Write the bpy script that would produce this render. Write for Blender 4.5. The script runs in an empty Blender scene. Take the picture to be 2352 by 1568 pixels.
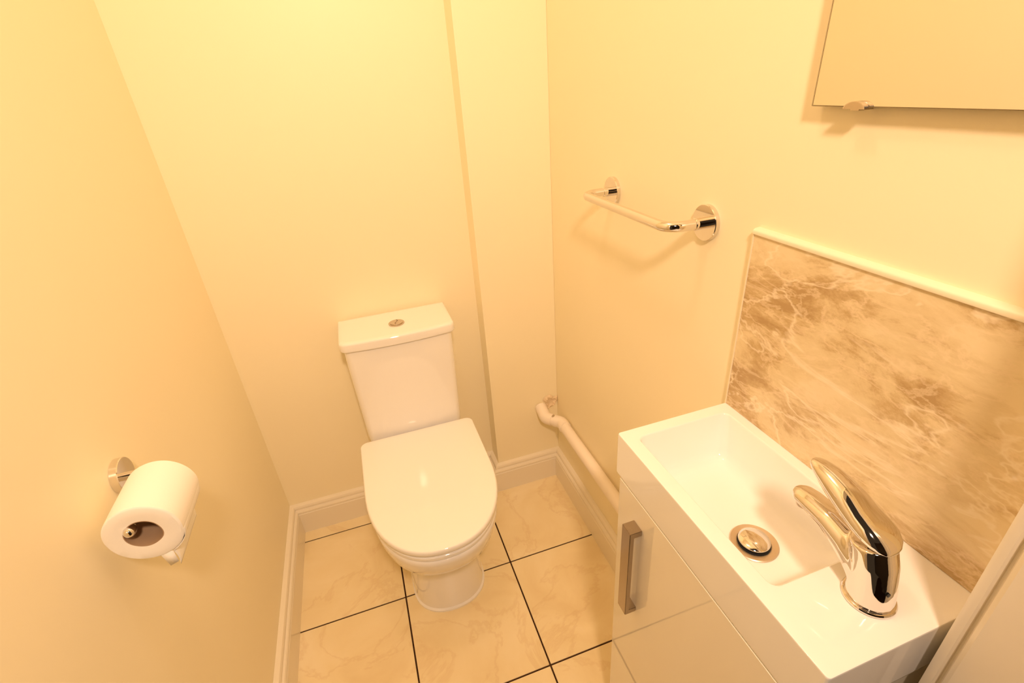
import bpy, bmesh, math, random
from mathutils import Vector, Matrix

S = bpy.context.scene
COL = S.collection
PI = math.pi

# ---------------------------------------------------------------- camera
cd = bpy.data.cameras.new('camera')
cam = bpy.data.objects.new('camera', cd)
COL.objects.link(cam)
_R = Matrix(((0.9458, 0.2054, -0.2514), (-0.3178, 0.4276, -0.8463), (-0.0663, 0.8804, 0.4697)))
_q = _R.to_quaternion(); _q.normalize()
cam.matrix_world = Matrix.Translation((0.41572, -1.42133, 1.35006)) @ _q.to_matrix().to_4x4()
cd.sensor_width = 36.0
cd.lens = 1122.65 / 2352 * 36.0
cd.clip_start = 0.01
S.camera = cam

# ---------------------------------------------------------------- world, lamps, exposure
w = bpy.data.worlds.new('world'); S.world = w; w.use_nodes = True
w.node_tree.nodes['Background'].inputs[0].default_value = (0.05, 0.032, 0.018, 1)
w.node_tree.nodes['Background'].inputs[1].default_value = 1.0
WARM = (1.0, 0.712, 0.495)
def point(name, loc, power, radius):
    l = bpy.data.lights.new(name, 'POINT'); l.energy = power; l.color = WARM; l.shadow_soft_size = radius
    o = bpy.data.objects.new(name, l); o.location = loc; COL.objects.link(o); return o
point('ceiling_lamp_light', (0.46, -0.80, 2.30), 7.0, 0.045)
sp = bpy.data.lights.new('doorway_lamp_light', 'SPOT'); sp.energy = 69; sp.color = WARM
sp.shadow_soft_size = 0.065; sp.spot_size = math.radians(112); sp.spot_blend = 1.0
spo = bpy.data.objects.new('doorway_lamp_light', sp); spo.location = (0.46, -1.78, 1.95)
spo.rotation_euler = (Vector((0.5, 0.0, 0.55)) - Vector((0.46, -1.78, 1.95))).to_track_quat('-Z', 'Y').to_euler()
COL.objects.link(spo)
vs = S.view_settings
vs.view_transform = 'Standard'; vs.look = 'None'; vs.gamma = 1.0; vs.exposure = -0.09
vs.use_curve_mapping = False
S.cycles.max_bounces = 12; S.cycles.diffuse_bounces = 8

# ---------------------------------------------------------------- helpers
def new_mesh(name, verts, faces, mat, parent=None, smooth=40, label=None):
    me = bpy.data.meshes.new(name)
    me.from_pydata([tuple(v) for v in verts], [], faces)
    bm = bmesh.new(); bm.from_mesh(me)
    bmesh.ops.recalc_face_normals(bm, faces=bm.faces)
    bm.to_mesh(me); bm.free()
    return link(name, me, mat, parent, smooth, label)

def link(name, me, mat, parent=None, smooth=40, label=None):
    if smooth:
        me.polygons.foreach_set('use_smooth', [True] * len(me.polygons))
        me.set_sharp_from_angle(angle=math.radians(smooth))
    if mat: me.materials.append(mat)
    o = bpy.data.objects.new(name, me); COL.objects.link(o)
    if smooth and name != 'body':
        wn = o.modifiers.new('normals', 'WEIGHTED_NORMAL'); wn.keep_sharp = True; wn.weight = 70
    if parent:
        o.parent = parent
        o.matrix_parent_inverse = Matrix.Translation(-parent.location) if parent.type == 'EMPTY' else Matrix.Identity(4)
    if label: o['label'] = label
    return o

def thing(name, label, cat, loc):
    o = bpy.data.objects.new(name, None); o.location = loc
    o.empty_display_size = 0.05
    COL.objects.link(o); o['label'] = label; o['category'] = cat
    return o

def structure(o):
    o['kind'] = 'structure'; return o

def box(name, x0, x1, y0, y1, z0, z1, mat, parent=None, bev=0.0, seg=2, label=None):
    bm = bmesh.new()
    bmesh.ops.create_cube(bm, size=1.0)
    for v in bm.verts:
        v.co = Vector(((x0 + x1) / 2 + v.co.x * abs(x1 - x0), (y0 + y1) / 2 + v.co.y * abs(y1 - y0), (z0 + z1) / 2 + v.co.z * abs(z1 - z0)))
    if bev > 0:
        bmesh.ops.bevel(bm, geom=bm.edges[:], offset=bev, segments=seg, profile=0.5, affect='EDGES')
    me = bpy.data.meshes.new(name); bm.to_mesh(me); bm.free()
    return link(name, me, mat, parent, 35 if bev else 0, label)

def loft(name, rings, mat, parent=None, cap0=True, cap1=True, closed=True, smooth=40, label=None):
    n = len(rings[0]); V = [p for r in rings for p in r]; F = []
    for i in range(len(rings) - 1):
        for j in range(n if closed else n - 1):
            k = (j + 1) % n
            F.append((i * n + j, i * n + k, (i + 1) * n + k, (i + 1) * n + j))
    if cap0: F.append(tuple(range(n)))
    if cap1: F.append(tuple((len(rings) - 1) * n + j for j in range(n)))
    return new_mesh(name, V, F, mat, parent, smooth, label)

def circ(c, r, axis='z', n=48, ry=None):
    ry = r if ry is None else ry; out = []
    for i in range(n):
        a = 2 * PI * i / n; u, v = r * math.cos(a), ry * math.sin(a)
        out.append({'z': (c[0] + u, c[1] + v, c[2]), 'x': (c[0], c[1] + u, c[2] + v), 'y': (c[0] + u, c[1], c[2] + v)}[axis])
    return out

def lathe(name, prof, c, axis, mat, parent=None, n=48, smooth=35, label=None, caps=(True, True)):
    """prof: (radius, offset along axis)"""
    d = {'x': Vector((1, 0, 0)), 'y': Vector((0, 1, 0)), 'z': Vector((0, 0, 1))}[axis]
    rings = [circ(Vector(c) + d * o, max(r, 1e-5), axis, n) for r, o in prof]
    return loft(name, rings, mat, parent, caps[0], caps[1], smooth=smooth, label=label)

def fillet(pts, rads, seg=10):
    pts = [Vector(p) for p in pts]; out = [pts[0]]
    for i in range(1, len(pts) - 1):
        a, b, c = pts[i - 1], pts[i], pts[i + 1]
        u = (a - b).normalized(); v = (c - b).normalized()
        ang = u.angle(v); r = rads[i - 1]; t = r / math.tan(ang / 2)
        p0 = b + u * t; p1 = b + v * t; cen = b + (u + v).normalized() * (r / math.sin(ang / 2))
        for k in range(seg + 1):
            f = k / seg
            q = (p0 - cen).normalized().slerp((p1 - cen).normalized(), f) if (p0 - cen).length > 1e-9 else Vector()
            out.append(cen + q * r)
    out.append(pts[-1]); return out

def sweep_rings(path, rad, n=20):
    path = [Vector(p) for p in path]; rings = []
    t0 = (path[1] - path[0]).normalized()
    up = Vector((0, 0, 1)) if abs(t0.z) < 0.9 else Vector((1, 0, 0))
    nrm = (up - t0 * up.dot(t0)).normalized()
    for i, p in enumerate(path):
        t = (path[min(i + 1, len(path) - 1)] - path[max(i - 1, 0)]).normalized()
        nrm = (nrm - t * nrm.dot(t)).normalized(); bn = t.cross(nrm)
        r = rad(i) if callable(rad) else rad
        rings.append([p + nrm * (r * math.cos(2 * PI * k / n)) + bn * (r * math.sin(2 * PI * k / n)) for k in range(n)])
    return rings

def tube(name, path, rad, mat, parent=None, n=20, label=None):
    return loft(name, sweep_rings(path, rad, n), mat, parent, label=label)

def rrect(x0, x1, y0, y1, r, z, n=6):
    out = []
    for cx, cy, a0 in ((x1 - r, y1 - r, 0), (x0 + r, y1 - r, 90), (x0 + r, y0 + r, 180), (x1 - r, y0 + r, 270)):
        for k in range(n + 1):
            a = math.radians(a0 + 90 * k / n)
            out.append((cx + r * math.cos(a), cy + r * math.sin(a), z))
    return out

# ---------------------------------------------------------------- materials
def mat(name, color, rough=0.4, metal=0.0, spec=0.5, coat=0.0):
    m = bpy.data.materials.new(name); m.use_nodes = True
    b = m.node_tree.nodes['Principled BSDF']
    b.inputs['Base Color'].default_value = (*color, 1); b.inputs['Roughness'].default_value = rough
    b.inputs['Metallic'].default_value = metal; b.inputs['Specular IOR Level'].default_value = spec
    b.inputs['Coat Weight'].default_value = coat; b.inputs['Coat Roughness'].default_value = 0.03
    return m

def nodes(m): return m.node_tree.nodes, m.node_tree.links, m.node_tree.nodes['Principled BSDF']

def noise(m, scale, detail=4, rough=0.5, dist=0.0, coord='Object', vec=None):
    N, L, b = nodes(m)
    t = N.new('ShaderNodeTexNoise'); t.inputs['Scale'].default_value = scale; t.inputs['Detail'].default_value = detail
    t.inputs['Roughness'].default_value = rough; t.inputs['Distortion'].default_value = dist
    if vec is None:
        c = N.new('ShaderNodeTexCoord'); vec = c.outputs[coord]
    L.new(vec, t.inputs['Vector']); return t

def bump(m, fac, strength, distance):
    N, L, b = nodes(m); u = N.new('ShaderNodeBump'); u.inputs['Strength'].default_value = strength
    u.inputs['Distance'].default_value = distance; L.new(fac, u.inputs['Height']); L.new(u.outputs[0], b.inputs['Normal'])

def ramp(m, fac, stops):
    N, L, b = nodes(m); r = N.new('ShaderNodeValToRGB'); e = r.color_ramp.elements
    while len(e) < len(stops): e.new(0.5)
    for i, (p, c) in enumerate(stops):
        e[i].position = p; e[i].color = (*c, 1)
    L.new(fac, r.inputs[0]); return r.outputs[0]

def mix(m, fac, a, b_, mode='MIX'):
    N, L, b = nodes(m); x = N.new('ShaderNodeMix'); x.data_type = 'RGBA'; x.blend_type = mode
    for sock, val in ((x.inputs[0], fac), (x.inputs[6], a), (x.inputs[7], b_)):
        if hasattr(val, 'is_linked') or hasattr(val, 'links'): L.new(val, sock)
        else: sock.default_value = val if not isinstance(val, tuple) else (*val, 1)
    return x.outputs[2]

M_WALL = mat('magnolia_wall_paint', (0.93, 0.86, 0.65), 0.42, spec=0.35)
_n = noise(M_WALL, 260, 3); bump(M_WALL, _n.outputs[0], 0.12, 0.0008)
_N, _L, _b = nodes(M_WALL)
_n2 = noise(M_WALL, 1.6, 2)
_L.new(mix(M_WALL, _n2.outputs[0], (0.925, 0.85, 0.635), (0.94, 0.87, 0.66)), _b.inputs['Base Color'])
M_CEIL = mat('white_ceiling_paint', (0.88, 0.85, 0.78), 0.8)
M_GLOSSWOOD = mat('cream_gloss_woodwork', (0.87, 0.81, 0.69), 0.25)
_n = noise(M_GLOSSWOOD, 60, 2); bump(M_GLOSSWOOD, _n.outputs[0], 0.05, 0.001)
M_CERAMIC = mat('white_vitreous_china', (0.91, 0.90, 0.90), 0.04, coat=0.3)
M_SEAT = mat('white_seat_plastic', (0.91, 0.91, 0.91), 0.05)
M_BASIN = mat('white_basin_resin', (0.91, 0.91, 0.91), 0.05)
M_CAB = mat('white_gloss_cabinet', (0.90, 0.86, 0.77), 0.03, spec=0.9)
M_CHROME = mat('polished_chrome', (0.80, 0.76, 0.72), 0.04, metal=1.0)
M_SATIN = mat('brushed_metal', (0.60, 0.53, 0.46), 0.20, metal=1.0)
M_HANDLE = mat('satin_nickel_handle', (0.44, 0.37, 0.31), 0.18, metal=1.0)
M_PLASTIC = mat('white_pipe_plastic', (0.92, 0.84, 0.75), 0.30)
M_PAPER = mat('white_tissue_paper', (0.95, 0.93, 0.90), 0.95, spec=0.1)
_n = noise(M_PAPER, 400, 2); bump(M_PAPER, _n.outputs[0], 0.25, 0.0006)
M_CARD = mat('grey_brown_cardboard', (0.42, 0.29, 0.19), 0.9, spec=0.1)
M_GROUT = mat('dark_brown_grout', (0.06, 0.030, 0.015), 0.9, spec=0.1)
M_BLACK = mat('black_recess_shade', (0.01, 0.01, 0.01), 0.6)  # shade inside small openings, put in as plain black
M_MIRROR = mat('silvered_glass', (0.93, 0.92, 0.90), 0.005, metal=1.0)
M_GLASSEDGE = mat('dark_glass_edge', (0.36, 0.30, 0.18), 0.15)
M_PLASTER = mat('rough_broken_plaster', (0.80, 0.66, 0.47), 0.9, spec=0.1)
M_TRIM = mat('white_tile_trim', (0.87, 0.79, 0.62), 0.3)
M_HALL = mat('unlit_hall_dark', (0.10, 0.07, 0.05), 0.9)  # darkness of the unlit hall is put into the wall colour

# floor tile: beige stone print, different cut on every tile
M_TILE = mat('beige_floor_tile', (0.75, 0.6, 0.4), 0.28, spec=0.4)
N, L, b = nodes(M_TILE)
tc = N.new('ShaderNodeTexCoord'); oi = N.new('ShaderNodeObjectInfo')
add = N.new('ShaderNodeVectorMath'); add.operation = 'ADD'
sc = N.new('ShaderNodeVectorMath'); sc.operation = 'SCALE'; sc.inputs['Scale'].default_value = 37.0
L.new(oi.outputs['Location'], sc.inputs[0]); L.new(tc.outputs['Object'], add.inputs[0]); L.new(sc.outputs[0], add.inputs[1])
na = noise(M_TILE, 5.0, 5, 0.55, 0.6, vec=add.outputs[0])
base = ramp(M_TILE, na.outputs[0], [(0.30, (0.82, 0.68, 0.42)), (0.5, (0.89, 0.765, 0.50)), (0.72, (0.94, 0.83, 0.59))])
nb = noise(M_TILE, 3.2, 6, 0.6, 0.9, vec=add.outputs[0])
vein = ramp(M_TILE, nb.outputs[0], [(0.478, (0, 0, 0)), (0.497, (1, 1, 1)), (0.530, (0, 0, 0))])
vm = N.new('ShaderNodeMath'); vm.operation = 'MULTIPLY'; vm.inputs[1].default_value = 0.20; L.new(vein, vm.inputs[0])
L.new(mix(M_TILE, vm.outputs[0], base, (0.60, 0.37, 0.17)), b.inputs['Base Color'])

# splashback: brown cream marble
M_MARBLE = mat('brown_cream_marble', (0.6, 0.45, 0.3), 0.10, spec=0.5)
N, L, b = nodes(M_MARBLE)
tc = N.new('ShaderNodeTexCoord'); mp = N.new('ShaderNodeMapping'); L.new(tc.outputs['Object'], mp.inputs[0])
mp.inputs['Rotation'].default_value = (math.radians(-52), 0, 0); mp.inputs['Scale'].default_value = (1, 0.62, 1.35)
sx = N.new('ShaderNodeSeparateXYZ'); L.new(tc.outputs['Object'], sx.inputs[0])
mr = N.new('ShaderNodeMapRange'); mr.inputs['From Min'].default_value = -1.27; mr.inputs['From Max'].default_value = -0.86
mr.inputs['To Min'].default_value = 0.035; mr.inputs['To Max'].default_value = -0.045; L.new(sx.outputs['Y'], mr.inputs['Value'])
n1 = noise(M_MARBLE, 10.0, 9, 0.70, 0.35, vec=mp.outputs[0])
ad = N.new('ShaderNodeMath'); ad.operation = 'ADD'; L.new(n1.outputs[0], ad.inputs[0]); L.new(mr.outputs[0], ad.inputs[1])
base = ramp(M_MARBLE, ad.outputs[0], [(0.36, (0.48, 0.335, 0.17)), (0.43, (0.60, 0.45, 0.25)), (0.49, (0.74, 0.61, 0.38)), (0.60, (0.82, 0.70, 0.47))])
n2 = noise(M_MARBLE, 6.0, 5, 0.55, 0.5, vec=mp.outputs[0])
v1 = ramp(M_MARBLE, n2.outputs[0], [(0.486, (0, 0, 0)), (0.5, (1, 1, 1)), (0.514, (0, 0, 0))])
n3 = noise(M_MARBLE, 19.0, 8, 0.62, 0.4, vec=mp.outputs[0])
v2 = ramp(M_MARBLE, n3.outputs[0], [(0.465, (0, 0, 0)), (0.50, (0.55, 0.55, 0.55)), (0.535, (0, 0, 0))])
c1 = mix(M_MARBLE, v2, base, (0.86, 0.72, 0.51))
m1 = N.new('ShaderNodeMath'); m1.operation = 'MULTIPLY'; m1.inputs[1].default_value = 0.7; L.new(v1, m1.inputs[0])
L.new(mix(M_MARBLE, m1.outputs[0], c1, (0.92, 0.82, 0.64)), b.inputs['Base Color'])

# ---------------------------------------------------------------- room
XR, PD, XP = 0.9686, 0.0751, 0.7287       # right wall, depth of the boxing, left edge of the boxing
YF = -1.272                               # room face of the front wall
ZC = 2.40
structure(box('wall_back', -0.1, XR + 0.1, 0, 0.1, 0, ZC, M_WALL))
structure(box('wall_left', -0.1, 0, -1.40, 0, 0, ZC, M_WALL))
structure(box('wall_right', XR, XR + 0.1, -1.40, 0, 0, ZC, M_WALL))
structure(box('wall_boxing', XP, XR, -PD, 0, 0, ZC, M_WALL, bev=0.0015))
XJ = 0.885                                # right-hand door jamb
# front wall: short return right of the doorway, left of it, and the head
V = []; F = []
def addbox(V, F, x0, x1, y0, y1, z0, z1):
    s = len(V)
    V += [(x, y, z) for z in (z0, z1) for y in (y0, y1) for x in (x0, x1)]
    F += [tuple(s + i for i in f) for f in ((0, 2, 3, 1), (4, 5, 7, 6), (0, 1, 5, 4), (2, 6, 7, 3), (0, 4, 6, 2), (1, 3, 7, 5))]
addbox(V, F, XJ + 0.03, XR, -1.40, YF, 0, ZC); addbox(V, F, 0, 0.07, -1.40, YF, 0, ZC); addbox(V, F, 0.07, XJ + 0.03, -1.40, YF, 2.06, ZC)
structure(new_mesh('wall_front', V, F, M_WALL, smooth=0))
structure(box('ceiling', -0.1, XR + 0.1, -1.40, 0.1, ZC, ZC + 0.08, M_CEIL))
# dim hall behind the camera
structure(box('wall_hall', -0.9, 1.9, -3.1, -3.0, 0, ZC, M_HALL))

# floor: grout bed and single tiles
T, CX, R0, G = 0.333, 0.3256, -0.0677, 0.0042
floor = structure(box('floor', -0.1, XR + 0.1, -3.0, 0.1, -0.06, -0.0022, M_GROUT))
xs = [0.0] + [CX + i * T for i in range(0, 3) if CX + i * T < XR] + [XR]
ys = [0.0] + [R0 - i * T for i in range(0, 5)]
for i in range(len(xs) - 1):
    for j in range(len(ys) - 1):
        x0, x1, y1, y0 = xs[i], xs[i + 1], ys[j], ys[j + 1]
        x0 += G / 2 if i else 0; x1 -= G / 2 if i < len(xs) - 2 else 0
        y1 -= G / 2 if j else 0; y0 += G / 2
        hx, hy = (x1 - x0) / 2, (y1 - y0) / 2
        t = box('tile', -hx, hx, -hy, hy, -0.004, 0, M_TILE, floor, bev=0.0012, seg=2)
        t.location = (x0 + hx, y0 + hy, 0)

# skirting boards, moulded profile (distance from wall, height)
SK = [(0, 0), (.0236, 0), (.0236, .080), (.0222, .0835), (.0205, .085), (.0222, .0875), (.0222, .0935), (.0195, .0975),
      (.0150, .0985), (.0130, .1000), (.0150, .1022), (.0150, .1080), (.0125, .1130), (.0075, .1155), (0, .1160)]
def skirting(name, a, b_, ma, mb):
    ra = [(a[0] + ma[0] * d, a[1] + ma[1] * d, z) for d, z in SK]
    rb = [(b_[0] + mb[0] * d, b_[1] + mb[1] * d, z) for d, z in SK]
    return structure(loft(name, [ra, rb], M_GLOSSWOOD, smooth=25))
skirting('baseboard_left', (0, YF), (0, 0), (1, 0), (1, -1))
skirting('baseboard_back', (0, 0), (XP, 0), (1, -1), (-1, -1))
skirting('baseboard_boxing_side', (XP, 0), (XP, -PD), (-1, -1), (-1, -1))
skirting('baseboard_boxing', (XP, -PD), (XR, -PD), (-1, -1), (-1, -1))
skirting('baseboard_right', (XR, -PD), (XR, YF), (-1, -1), (-1, 0))

# door lining at the right of the doorway: bead, groove, stop and face, all running up the opening
jp = [(XJ + .03, YF), (XJ, YF - .0005), (XJ - .001, YF - .004), (XJ, YF - .0085), (XJ + .006, YF - .0105), (XJ + .006, YF - .0125),
      (XJ - .001, YF - .0155), (XJ - .004, YF - .020), (XJ - .004, YF - .128), (XJ + .03, YF - .128)]
structure(loft('door_1', [[(x, y, 0) for x, y in jp], [(x, y, 2.03) for x, y in jp]], M_GLOSSWOOD, smooth=30))
structure(box('trim_1', 0.07, XJ + .03, YF - .128, YF, 2.03, 2.06, M_GLOSSWOOD))
structure(box('trim_2', 0.07, 0.10, YF - .128, YF, 0, 2.03, M_GLOSSWOOD))

# ---------------------------------------------------------------- toilet
CXT = 0.4615
def dring(w, yb, yf, z, L_, rb=0.02, e=2.25, cx=CXT):
    """D outline: straight back with rounded corners, straight sides, curved front of length L_"""
    out = []; nb, nf = 6, 36; ys_ = yf + L_
    for k in range(nb + 1):
        a = math.radians(90 * k / nb); out.append((cx + w - rb + rb * math.cos(a), yb - rb + rb * math.sin(a), z))
    for k in range(nb + 1):
        a = math.radians(90 + 90 * k / nb); out.append((cx - w + rb + rb * math.cos(a), yb - rb + rb * math.sin(a), z))
    for k in range(nf + 1):
        a = PI + PI * k / nf; c, s = math.cos(a), math.sin(a)
        out.append((cx + w * math.copysign(abs(c) ** (2 / e), c), ys_ + L_ * math.copysign(abs(s) ** (2 / e), s), z))
    return out

toilet = thing('toilet', 'white close-coupled toilet with its lid closed, against the back wall', 'toilet', (CXT, -0.33, 0))
def two_loft(name, stacks, mat_, parent):
    """several closed lofts in one mesh"""
    bm = bmesh.new()
    for st in stacks:
        n = len(st[0]); vs_ = [[bm.verts.new(p) for p in r_] for r_ in st]
        for i in range(len(st) - 1):
            for j in range(n): bm.faces.new((vs_[i][j], vs_[i][(j + 1) % n], vs_[i + 1][(j + 1) % n], vs_[i + 1][j]))
        bm.faces.new(vs_[0]); bm.faces.new(vs_[-1])
    bmesh.ops.recalc_face_normals(bm, faces=bm.faces)
    me = bpy.data.meshes.new(name); bm.to_mesh(me); bm.free()
    return link(name, me, mat_, parent, 40)
YB = -.172
two_loft('pan', [
    [dring(.109, -.03, -.494, .0, .105), dring(.109, -.03, -.494, .006, .105), dring(.1055, -.03, -.489, .010, .105),
     dring(.104, -.03, -.487, .10, .105), dring(.105, -.03, -.492, .195, .11), dring(.110, -.04, -.508, .225, .12),
     dring(.122, -.07, -.542, .250, .15), dring(.140, -.11, -.582, .280, .19), dring(.156, -.15, -.612, .315, .22),
     dring(.164, YB, -.628, .350, .24), dring(.167, YB, -.635, .372, .25), dring(.1665, YB, -.636, .380, .25),
     dring(.164, YB, -.634, .3855, .25), dring(.160, YB, -.630, .388, .25)],
    [rrect(CXT - w_, CXT + w_, -.30, -.022, .02, z_) for w_, z_ in ((.09, .02), (.105, .22), (.122, .31), (.132, .36), (.134, .382), (.131, .3878))]],
    M_CERAMIC, toilet)
loft('seat', [dring(.158, -.185, -.626, .3885, .25), dring(.163, -.183, -.632, .3905, .25), dring(.167, -.182, -.637, .395, .25),
              dring(.167, -.183, -.637, .402, .25), dring(.163, -.185, -.633, .4062, .25), dring(.156, -.19, -.626, .4078, .25)], M_SEAT, toilet)
loft('lid', [dring(.160, -.184, -.630, .4100, .25), dring(.1675, -.180, -.6385, .4125, .25), dring(.1712, -.1785, -.6425, .418, .25),
             dring(.1712, -.1785, -.6425, .425, .25), dring(.1695, -.180, -.641, .4292, .25), dring(.1665, -.183, -.638, .4312, .25),
             dring(.150, -.195, -.618, .4322, .24), dring(.135, -.21, -.60, .4325, .23)], M_SEAT, toilet)
for s in (-1, 1):
    lathe('seat_hinge', [(.009, -.012), (.0105, -.010), (.0105, .010), (.009, .012)], (CXT + s * .075, -.170, .405), 'x', M_CHROME, toilet, n=20)

def bowring(w, yb, yf, bow, r, z):
    out = []
    n = 6
    for k in range(n + 1):
        a = math.radians(90 * k / n); out.append((CXT + w - .004 + .004 * math.cos(a), yb - .004 + .004 * math.sin(a), z))
    for k in range(n + 1):
        a = math.radians(90 + 90 * k / n); out.append((CXT - w + .004 + .004 * math.cos(a), yb - .004 + .004 * math.sin(a), z))
    def B(x): return yf - bow * (1 - (x / w) ** 2)
    for k in range(n + 1):
        a = math.radians(180 + 90 * k / n); x = -w + r + r * math.cos(a); out.append((CXT + x, B(x) * 1 + r + r * math.sin(a) if k < n else B(x), z))
    for k in range(1, 16):
        x = (-w + r) + (2 * w - 2 * r) * k / 16; out.append((CXT + x, B(x), z))
    for k in range(n + 1):
        a = math.radians(270 + 90 * k / n); x = w - r + r * math.cos(a); out.append((CXT + x, B(x) + r + r * math.sin(a) if k else B(x), z))
    return out
loft('cistern', [bowring(.135, -.016, -.150, .008, .016, .3885), bowring(.141, -.014, -.156, .010, .018, .395),
                 bowring(.144, -.013, -.160, .011, .018, .43), bowring(.150, -.012, -.165, .012, .018, .66),
                 bowring(.151, -.012, -.166, .012, .018, .722), bowring(.149, -.013, -.164, .012, .018, .7270)], M_CERAMIC, toilet)
loft('cistern_lid', [bowring(.152, -.012, -.167, .012, .016, .7290), bowring(.1585, -.008, -.172, .012, .018, .7310), bowring(.160, -.007, -.174, .012, .018, .735),
                     bowring(.160, -.007, -.174, .012, .018, .751), bowring(.1585, -.0085, -.1725, .012, .018, .7555), bowring(.155, -.012, -.169, .012, .016, .7580),
                     bowring(.146, -.021, -.160, .010, .012, .7585)], M_CERAMIC, toilet)
bt = lathe('flush_button', [(.0225, .0), (.0225, .0025), (.0210, .0035), (.0195, .0030)], (.4655, -.106, .7585), 'z', M_SATIN, toilet, n=40)
for s in (-1, 1):   # two half buttons with an s-shaped split
    pts = []
    for k in range(25):
        a = math.radians(90 + 180 * k / 24) if s < 0 else math.radians(-90 + 180 * k / 24)
        pts.append((.0182 * math.cos(a), .0182 * math.sin(a)))
    for k in range(1, 12):
        t = 1 - 2 * k / 12.0; yy = (-t if s < 0 else t) * .0182
        pts.append((.0045 * math.sin(yy / .0182 * PI) + s * .0012, yy))
    loft('button_half', [[(.4655 + x * q, -.106 + y * q, z) for x, y in pts] for q, z in ((1, .7610), (1, .7628), (.94, .7634))], M_SATIN, bt, smooth=40)

# ---------------------------------------------------------------- toilet roll holder and roll
tp = thing('toilet_roll_holder', 'small round chrome toilet roll holder on the left wall', 'toilet roll holder', (0, -0.70, 0.868))
lathe('wall_rose', [(.0255, 0), (.0265, .001), (.0265, .0105), (.0255, .0115)], (0, -.700, .868), 'x', M_CHROME, tp)
BX, BZ = .0495, .8605
path = fillet([(.011, -.700, BZ + .004), (BX, -.700, BZ + .004), (BX, -.822, BZ)], [.016], 10)
tube('bar', path, .0062, M_CHROME, tp)
lathe('bar_tip', [(.001, -.0085), (.004, -.0078), (.0066, -.005), (.0076, -.001), (.0072, .004), (.0062, .007)], (BX, -.822, BZ), 'y', M_CHROME, tp, n=24)
RX, RZ, RR, RY0, RY1 = .0618, .8505, .046, -.824, -.726
roll = thing('toilet_roll', 'white toilet roll hanging on the chrome holder by the left wall', 'toilet roll', (RX, -0.775, RZ - RR))
# roll body: slightly irregular cylinder with a hole
def irr(r, y, seed, amp):
    rnd = random.Random(seed); ph = [rnd.uniform(0, 6.28) for _ in range(5)]
    return [(RX + (r + amp * sum(math.sin((k + 2) * a + ph[k]) / (k + 1.5) for k in range(5))) * math.cos(a), y,
             RZ + (r + amp * sum(math.sin((k + 2) * a + ph[k]) / (k + 1.5) for k in range(5))) * math.sin(a)) for a in [2 * PI * i / 72 for i in range(72)]]
rings = [irr(.0225, RY0 + .001, 3, .0006), irr(.034, RY0 - .0003, 5, .0003), irr(.0435, RY0, 5, .0003), irr(RR, RY0 + .0022, 5, .0004), irr(RR + .0003, -.80, 5, .0005), irr(RR + .0003, -.75, 6, .0005),
         irr(RR, RY1 - .002, 6, .0004), irr(.0435, RY1, 6, .0003), irr(.0225, RY1, 3, .0006)]
loft('paper', rings, M_PAPER, roll, cap0=False, cap1=False)
loft('cardboard_tube', [irr(.0225, RY0 + .001, 3, .0006), irr(.0225, RY1 - .0005, 3, .0006), irr(.0214, RY1 - .0005, 3, .0006), irr(.0214, RY0 + .001, 3, .0006), irr(.0225, RY0 + .001, 3, .0006)],
     M_CARD, roll, cap0=False, cap1=False)
# loose end: leaves the underside and hangs a little, its front corner folded to a point
V = []; F = []; na_, nb_ = 14, 12
for i in range(na_ + 1):
    f = i / na_
    for j in range(nb_ + 1):
        g = j / nb_; y = RY1 - .002 + (RY0 - RY1 + .004) * g
        if f < .5:
            a = math.radians(-6 - 58 * f / .5); r = RR - .0012 + .0034 * min(1, f / .2)
            x = RX + r * math.cos(a); z = RZ + r * math.sin(a)
        else:
            a = math.radians(-64); h = (f - .5) / .5
            x = RX + (RR + .0022) * math.cos(a) + .0016 * math.sin(PI * h); z = RZ + (RR + .0022) * math.sin(a) - .027 * h
        V.append((x, y, z))
for i in range(na_):
    for j in range(nb_):
        q = i * (nb_ + 1) + j; F.append((q, q + 1, q + nb_ + 2, q + nb_ + 1))
q = len(V)                                                    # front corner turned in under the roll
V += [(.0822, RY0 + .002, .8080), (.0822, RY0 + .002, .7865), (.0710, RY0 + .0012, .7830), (.0655, RY0 + .003, .8065)]
F.append((q, q + 1, q + 2, q + 3))
ls = new_mesh('loose_sheet', V, F, M_PAPER, roll, 60)
md = ls.modifiers.new('thick', 'SOLIDIFY'); md.thickness = .0004

# ---------------------------------------------------------------- towel rail
rail = thing('towel_rail', 'short chrome towel rail fixed to the right wall', 'towel rail', (XR, -0.595, 1.12))
for yy in (-.4365, -.7525):
    lathe('wall_rose', [(.0295, 0), (.0300, -.001), (.0300, -.0075), (.0290, -.0085)], (XR, yy, 1.1215), 'x', M_CHROME, rail)
    lathe('collar', [(.0102, -.008), (.0102, -.027), (.0092, -.028)], (XR, yy, 1.1215), 'x', M_CHROME, rail, n=28)
tube('bar', fillet([(XR - .028, -.4365, 1.1215), (.8935, -.4365, 1.1215), (.8935, -.7525, 1.1215), (XR - .028, -.7525, 1.1215)], [.028, .028], 14), .0088, M_CHROME, rail, n=28)

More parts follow.
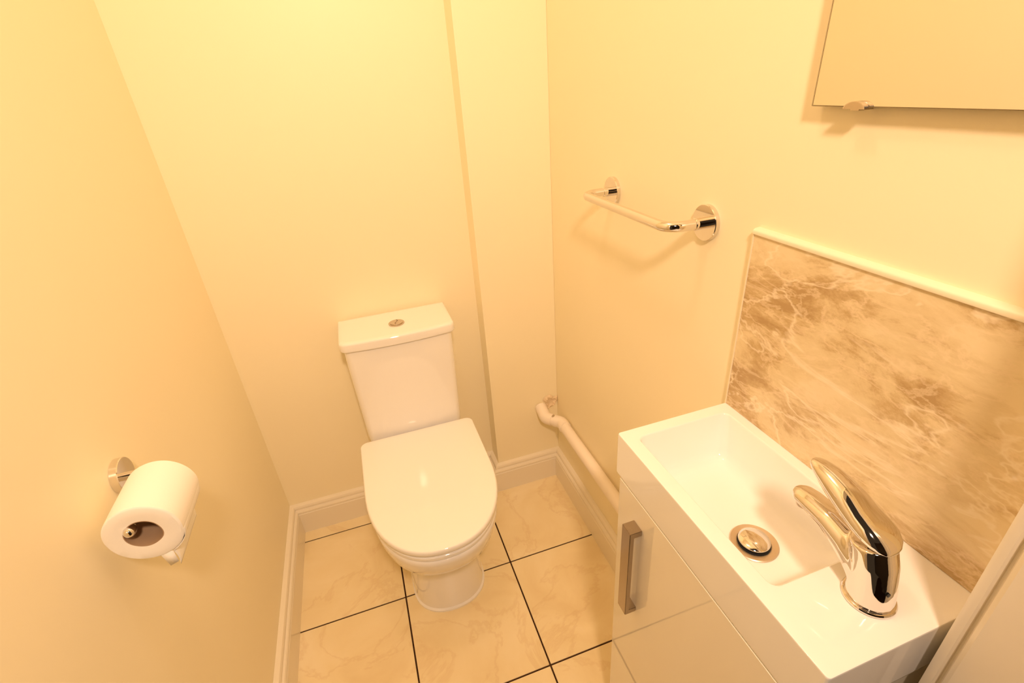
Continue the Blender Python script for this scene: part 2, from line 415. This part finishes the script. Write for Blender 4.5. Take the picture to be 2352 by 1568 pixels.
# ---------------------------------------------------------------- waste pipe and broken plaster
pipe = thing('waste_pipe', 'white plastic waste pipe running from the boxing along the right wall into the vanity cabinet', 'pipe', (0.943, -0.45, 0.28))
PR = .0185
P0, P1, P2, P3 = (.9035, -PD + .001, .318), (.9035, -.122, .301), (.944, -.168, .301), (.944, -.8745, .297)
tube('elbow', fillet([P0, P1, (.921, -.142, .301)], [.022], 8), PR + .0022, M_PLASTIC, pipe, n=28)
tube('coupling', [(.919, -.140, .301), (.929, -.151, .301)], PR, M_PLASTIC, pipe, n=28)
tube('elbow', fillet([(.927, -.149, .301), P2, (.944, -.20, .3008)], [.022], 8), PR + .0022, M_PLASTIC, pipe, n=28)
tube('straight_pipe', [(.944, -.198, .3008), P3], PR, M_PLASTIC, pipe, n=28)
box('printed_mark', .9175, .9290, -.1505, -.1400, .3175, .3203, M_SATIN, pipe)
# ragged plaster round the hole, in the corner beside the pipe
rnd = random.Random(4); V = []; F = []; nn, nr = 26, 5
for k in range(nr + 1):
    for i in range(nn):
        a = 2 * PI * i / nn; f = k / nr; q = 1 - f
        rr = q * (1 + .22 * math.sin(3 * a + 1) + .12 * math.sin(5 * a))
        V.append((min(.942 + .028 * rr * math.cos(a), XR - .0008), -PD - .0006 - (.009 * math.sin(min(1, f * 1.6) * PI) * rnd.uniform(.3, 1.2) if k else 0), .333 + .027 * rr * math.sin(a)))
for k in range(nr):
    for i in range(nn): F.append((k * nn + i, k * nn + (i + 1) % nn, (k + 1) * nn + (i + 1) % nn, (k + 1) * nn + i))
o = new_mesh('trim_3', V, F, M_PLASTER, None, 0); structure(o)

# ---------------------------------------------------------------- mirror
MY, MZ = -.9255, 1.3000
mir = thing('mirror', 'frameless wall mirror above the marble splashback', 'mirror', (.957, -1.08, MZ))
box('glass_edge', .9532, .9575, -1.262, MY, MZ, 1.92, M_GLASSEDGE, mir, bev=.0006)
box('mirror_face', .9526, .9532, -1.2605, MY - .0028, MZ + .0012, 1.9185, M_MIRROR, mir)
cl = []
for x, q in ((.9452, .86), (.9458, 1), (.9518, 1), (.9524, .95)):
    cl.append([(x, -.9865 + q * .0128 * math.cos(PI * k / 20), MZ - .0012 + q * .0075 * math.sin(PI * k / 20)) for k in range(21)])
c_ = loft('clip', cl, M_SATIN, mir, label='small half-round metal clip under the mirror edge')
box('clip_foot', .9480, XR, -.9915, -.9815, MZ - .0028, MZ - .0004, M_SATIN, c_)

# ---------------------------------------------------------------- splashback
spl = thing('marble_splashback', 'brown and cream marble tile splashback behind the basin', 'splashback', (XR - .004, -1.065, .83))
SY0, SY1, SZ1 = -.8655, -1.2715, 1.1305
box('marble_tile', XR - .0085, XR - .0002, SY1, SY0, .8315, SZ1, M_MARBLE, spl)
tz = [(XR, SZ1), (XR - .0105, SZ1), (XR - .0112, SZ1 + .0006), (XR - .0112, SZ1 + .0045), (XR - .0100, SZ1 + .0066), (XR - .0070, SZ1 + .0082), (XR - .003, SZ1 + .0088), (XR, SZ1 + .0088)]
loft('top_trim', [[(x, SY0 + .002, z) for x, z in tz], [(x, SY1, z) for x, z in tz]], M_TRIM, spl, smooth=60)
box('side_trim', XR - .0095, XR, SY0, SY0 + .0022, .8315, SZ1 + .004, M_TRIM, spl)

# ---------------------------------------------------------------- basin
BX0, BX1, BY0, BY1, BZT, BZB = .7495, XR - .0003, -1.2625, -.8625, .8311, .7460
bas = thing('washbasin', 'white slim rectangular washbasin on top of the vanity cabinet', 'washbasin', (.859, -1.0625, BZB))
def rr(x0, x1, y0, y1, r, z): return rrect(x0, x1, y0, y1, r, z, 5)
R_ = [rr(BX0 + .003, BX1, BY0 + .002, BY1 - .004, .004, BZB), rr(BX0 + .0008, BX1, BY0 + .0006, BY1 - .001, .004, BZB + .002), rr(BX0, BX1, BY0, BY1, .004, BZB + .006),
      rr(BX0, BX1, BY0, BY1, .004, BZT - .0022), rr(BX0 + .0007, BX1, BY0 + .0007, BY1 - .0007, .004, BZT - .0006), rr(BX0 + .0022, BX1 - .001, BY0 + .0022, BY1 - .0022, .004, BZT),
      rr(.7720, .9450, -1.1710, -.8835, .012, BZT), rr(.7732, .9438, -1.1698, -.8850, .012, BZT - .0008), rr(.7742, .9424, -1.168, -.8862, .012, BZT - .003),
      rr(.7790, .9310, -1.146, -.9030, .016, .775), rr(.7830, .9270, -1.138, -.9080, .018, .7655), rr(.7900, .9210, -1.130, -.9140, .018, .7600), rr(.7990, .9120, -1.120, -.9230, .016, .7585),
      rr(.830, .876, -1.092, -1.046, .02, .7575)]
loft('bowl', R_, M_BASIN, bas, smooth=38)
DX, DY, DZ = .8500, -1.0705, .7580
M_RING = mat('matt_metal_ring', (0.74, 0.64, 0.52), 0.38, metal=1.0)
dr = lathe('drain', [(.0318, 0), (.0321, .0012), (.0308, .0024), (.0228, .0010), (.0222, .0004)], (DX, DY, DZ), 'z', M_RING, bas, label='brushed metal drain ring')
lathe('drain_throat', [(.0220, .0001), (.0220, .0005), (.0150, .0006)], (DX, DY, DZ), 'z', M_BLACK, dr, n=36)  # black disc painted in for the shaded gap under the plug
lathe('plug', [(.008, .0006), (.0080, .0028), (.0200, .0034), (.0212, .0044), (.0205, .0058), (.0165, .0080), (.0090, .0096), (.001, .0101)], (DX + .0012, DY + .0015, DZ), 'z', M_CHROME, dr, smooth=60, label='polished domed plug')

# ---------------------------------------------------------------- mixer tap
TX, TY = .858, -1.2135
tap = thing('mixer_tap', 'chrome single-lever mixer tap standing on the basin', 'tap', (TX, TY, BZT))
lathe('base_ring', [(.0248, 0), (.0257, .0012), (.0257, .0030), (.0246, .0044), (.0232, .0048)], (TX, TY, BZT), 'z', M_CHROME, tap)
# body: column and spout grown as one surface
def ell_ring(c, t, rw, rh, n=28):
    """ellipse across direction t in the YZ plane, rw along X"""
    t = Vector(t).normalized(); u = Vector((1, 0, 0)); v = u.cross(t)
    return [Vector(c) + u * (rw * math.cos(2 * PI * k / n)) + v * (rh * math.sin(2 * PI * k / n)) for k in range(n)]
def add_loft(bm, rings):
    n = len(rings[0]); vs_ = [[bm.verts.new(p) for p in r] for r in rings]
    for i in range(len(rings) - 1):
        for j in range(n): bm.faces.new((vs_[i][j], vs_[i][(j + 1) % n], vs_[i + 1][(j + 1) % n], vs_[i + 1][j]))
    bm.faces.new(vs_[0]); bm.faces.new(vs_[-1])
bm = bmesh.new()
zb = BZT + .0045
add_loft(bm, [ell_ring((TX, TY, zb), (0, 0, 1), .0232, .0232), ell_ring((TX, TY + .002, zb + .02), (0, .15, 1), .0222, .0224), ell_ring((TX, TY + .007, zb + .045), (0, .2, 1), .0215, .0216),
              ell_ring((TX, -1.1985, .9025), (0, .2, 1), .0212, .0214)])
add_loft(bm, [ell_ring((TX, -1.208, .852), (0, .4, 1), .0195, .0195), ell_ring((TX, -1.196, .866), (0, .8, 1), .0190, .0205), ell_ring((TX, -1.174, .879), (0, 1, .55), .0180, .0170),
              ell_ring((TX, -1.150, .8875), (0, 1, .25), .0170, .0132), ell_ring((TX, -1.124, .8895), (0, 1, .0), .0160, .0112), ell_ring((TX, -1.112, .8885), (0, 1, -.2), .0145, .0102), ell_ring((TX, -1.1050, .8865), (0, 1, -.5), .0100, .0075)])
bmesh.ops.recalc_face_normals(bm, faces=bm.faces)
me = bpy.data.meshes.new('body'); bm.to_mesh(me); bm.free()
body = link('body', me, M_CHROME, tap, 0)
rm = body.modifiers.new('blend', 'REMESH'); rm.mode = 'VOXEL'; rm.voxel_size = .0013; rm.use_smooth_shade = True
smo = body.modifiers.new('soft', 'SMOOTH'); smo.iterations = 22; smo.factor = .6
lathe('aerator', [(.0085, 0), (.0088, -.004), (.0082, -.0065)], (TX, -1.1165, .8815), 'z', M_SATIN, tap, n=28)
lathe('screw_hole', [(.0022, 0), (.0022, .0012)], (TX - .0070, -1.2330, .8625), 'y', M_BLACK, tap, n=16)  # black disc standing in for the dark inside of the hole
# lever: domed cap over the column drawn out into a pointed blade over the spout
def lev(y, w, z0, z1, n=36, e=2.3):
    out = []
    for k in range(n):
        a = 2 * PI * k / n; c, s = math.cos(a), math.sin(a)
        out.append((TX + w * math.copysign(abs(c) ** (2 / e), c), y, (z0 + z1) / 2 + (z1 - z0) / 2 * math.copysign(abs(s) ** (2 / e), s)))
    return out
L_ = [(-1.2205, .005, .9050, .9085), (-1.2190, .0105, .9040, .9120), (-1.2150, .0160, .9036, .9180), (-1.2070, .0202, .9036, .9245), (-1.1960, .0215, .9040, .9295), (-1.1840, .0208, .9065, .9335),
      (-1.1700, .0200, .9105, .9415), (-1.1560, .0182, .9160, .9462), (-1.1420, .0158, .9228, .9487), (-1.1310, .0135, .9288, .9494), (-1.1225, .0110, .9340, .9488), (-1.1168, .0082, .9378, .9476), (-1.1138, .0052, .9402, .9462), (-1.1127, .0018, .9422, .9446)]
loft('lever', [lev(*q) for q in L_], M_CHROME, tap, smooth=75)

# ---------------------------------------------------------------- vanity cabinet
cab = thing('vanity_cabinet', 'white high-gloss vanity cabinet under the washbasin', 'cabinet', (.85, -1.067, 0))
CY0, CY1 = -1.258, -.8765
V = []; F = []
addbox(V, F, .7685, .9445, CY0, CY1, .10, .7455); addbox(V, F, .80, .944, CY0 + .01, CY1 - .01, 0, .10)
new_mesh('carcass', V, F, M_CAB, cab, 0)
dr_ = box('door', .7500, .7680, CY0, CY1, .085, .7448, M_CAB, cab, bev=.0006)
HY0, HY1, HZ0, HZ1, HX = -.952, -.9265, .490, .6965, .7275
hp = [(.7500, HZ1), (HX, HZ1), (HX, HZ0), (.7500, HZ0), (.7500, HZ0 + .011), (HX + .0085, HZ0 + .011), (HX + .0085, HZ1 - .011), (.7500, HZ1 - .011)]
bm = bmesh.new()
va = [bm.verts.new((x, HY0, z)) for x, z in hp]; vb = [bm.verts.new((x, HY1, z)) for x, z in hp]
for i in range(8): bm.faces.new((va[i], va[(i + 1) % 8], vb[(i + 1) % 8], vb[i]))
for q in ((0, 1, 6, 7), (1, 2, 5, 6), (2, 3, 4, 5)):
    bm.faces.new([va[i] for i in q]); bm.faces.new([vb[i] for i in q])
bmesh.ops.recalc_face_normals(bm, faces=bm.faces)
bmesh.ops.bevel(bm, geom=[e for e in bm.edges if e.calc_face_angle(0) > .5], offset=.0009, segments=2, affect='EDGES')
me = bpy.data.meshes.new('handle'); bm.to_mesh(me); bm.free()
link('handle', me, M_HANDLE, dr_, 30, 'square brushed metal bow handle')
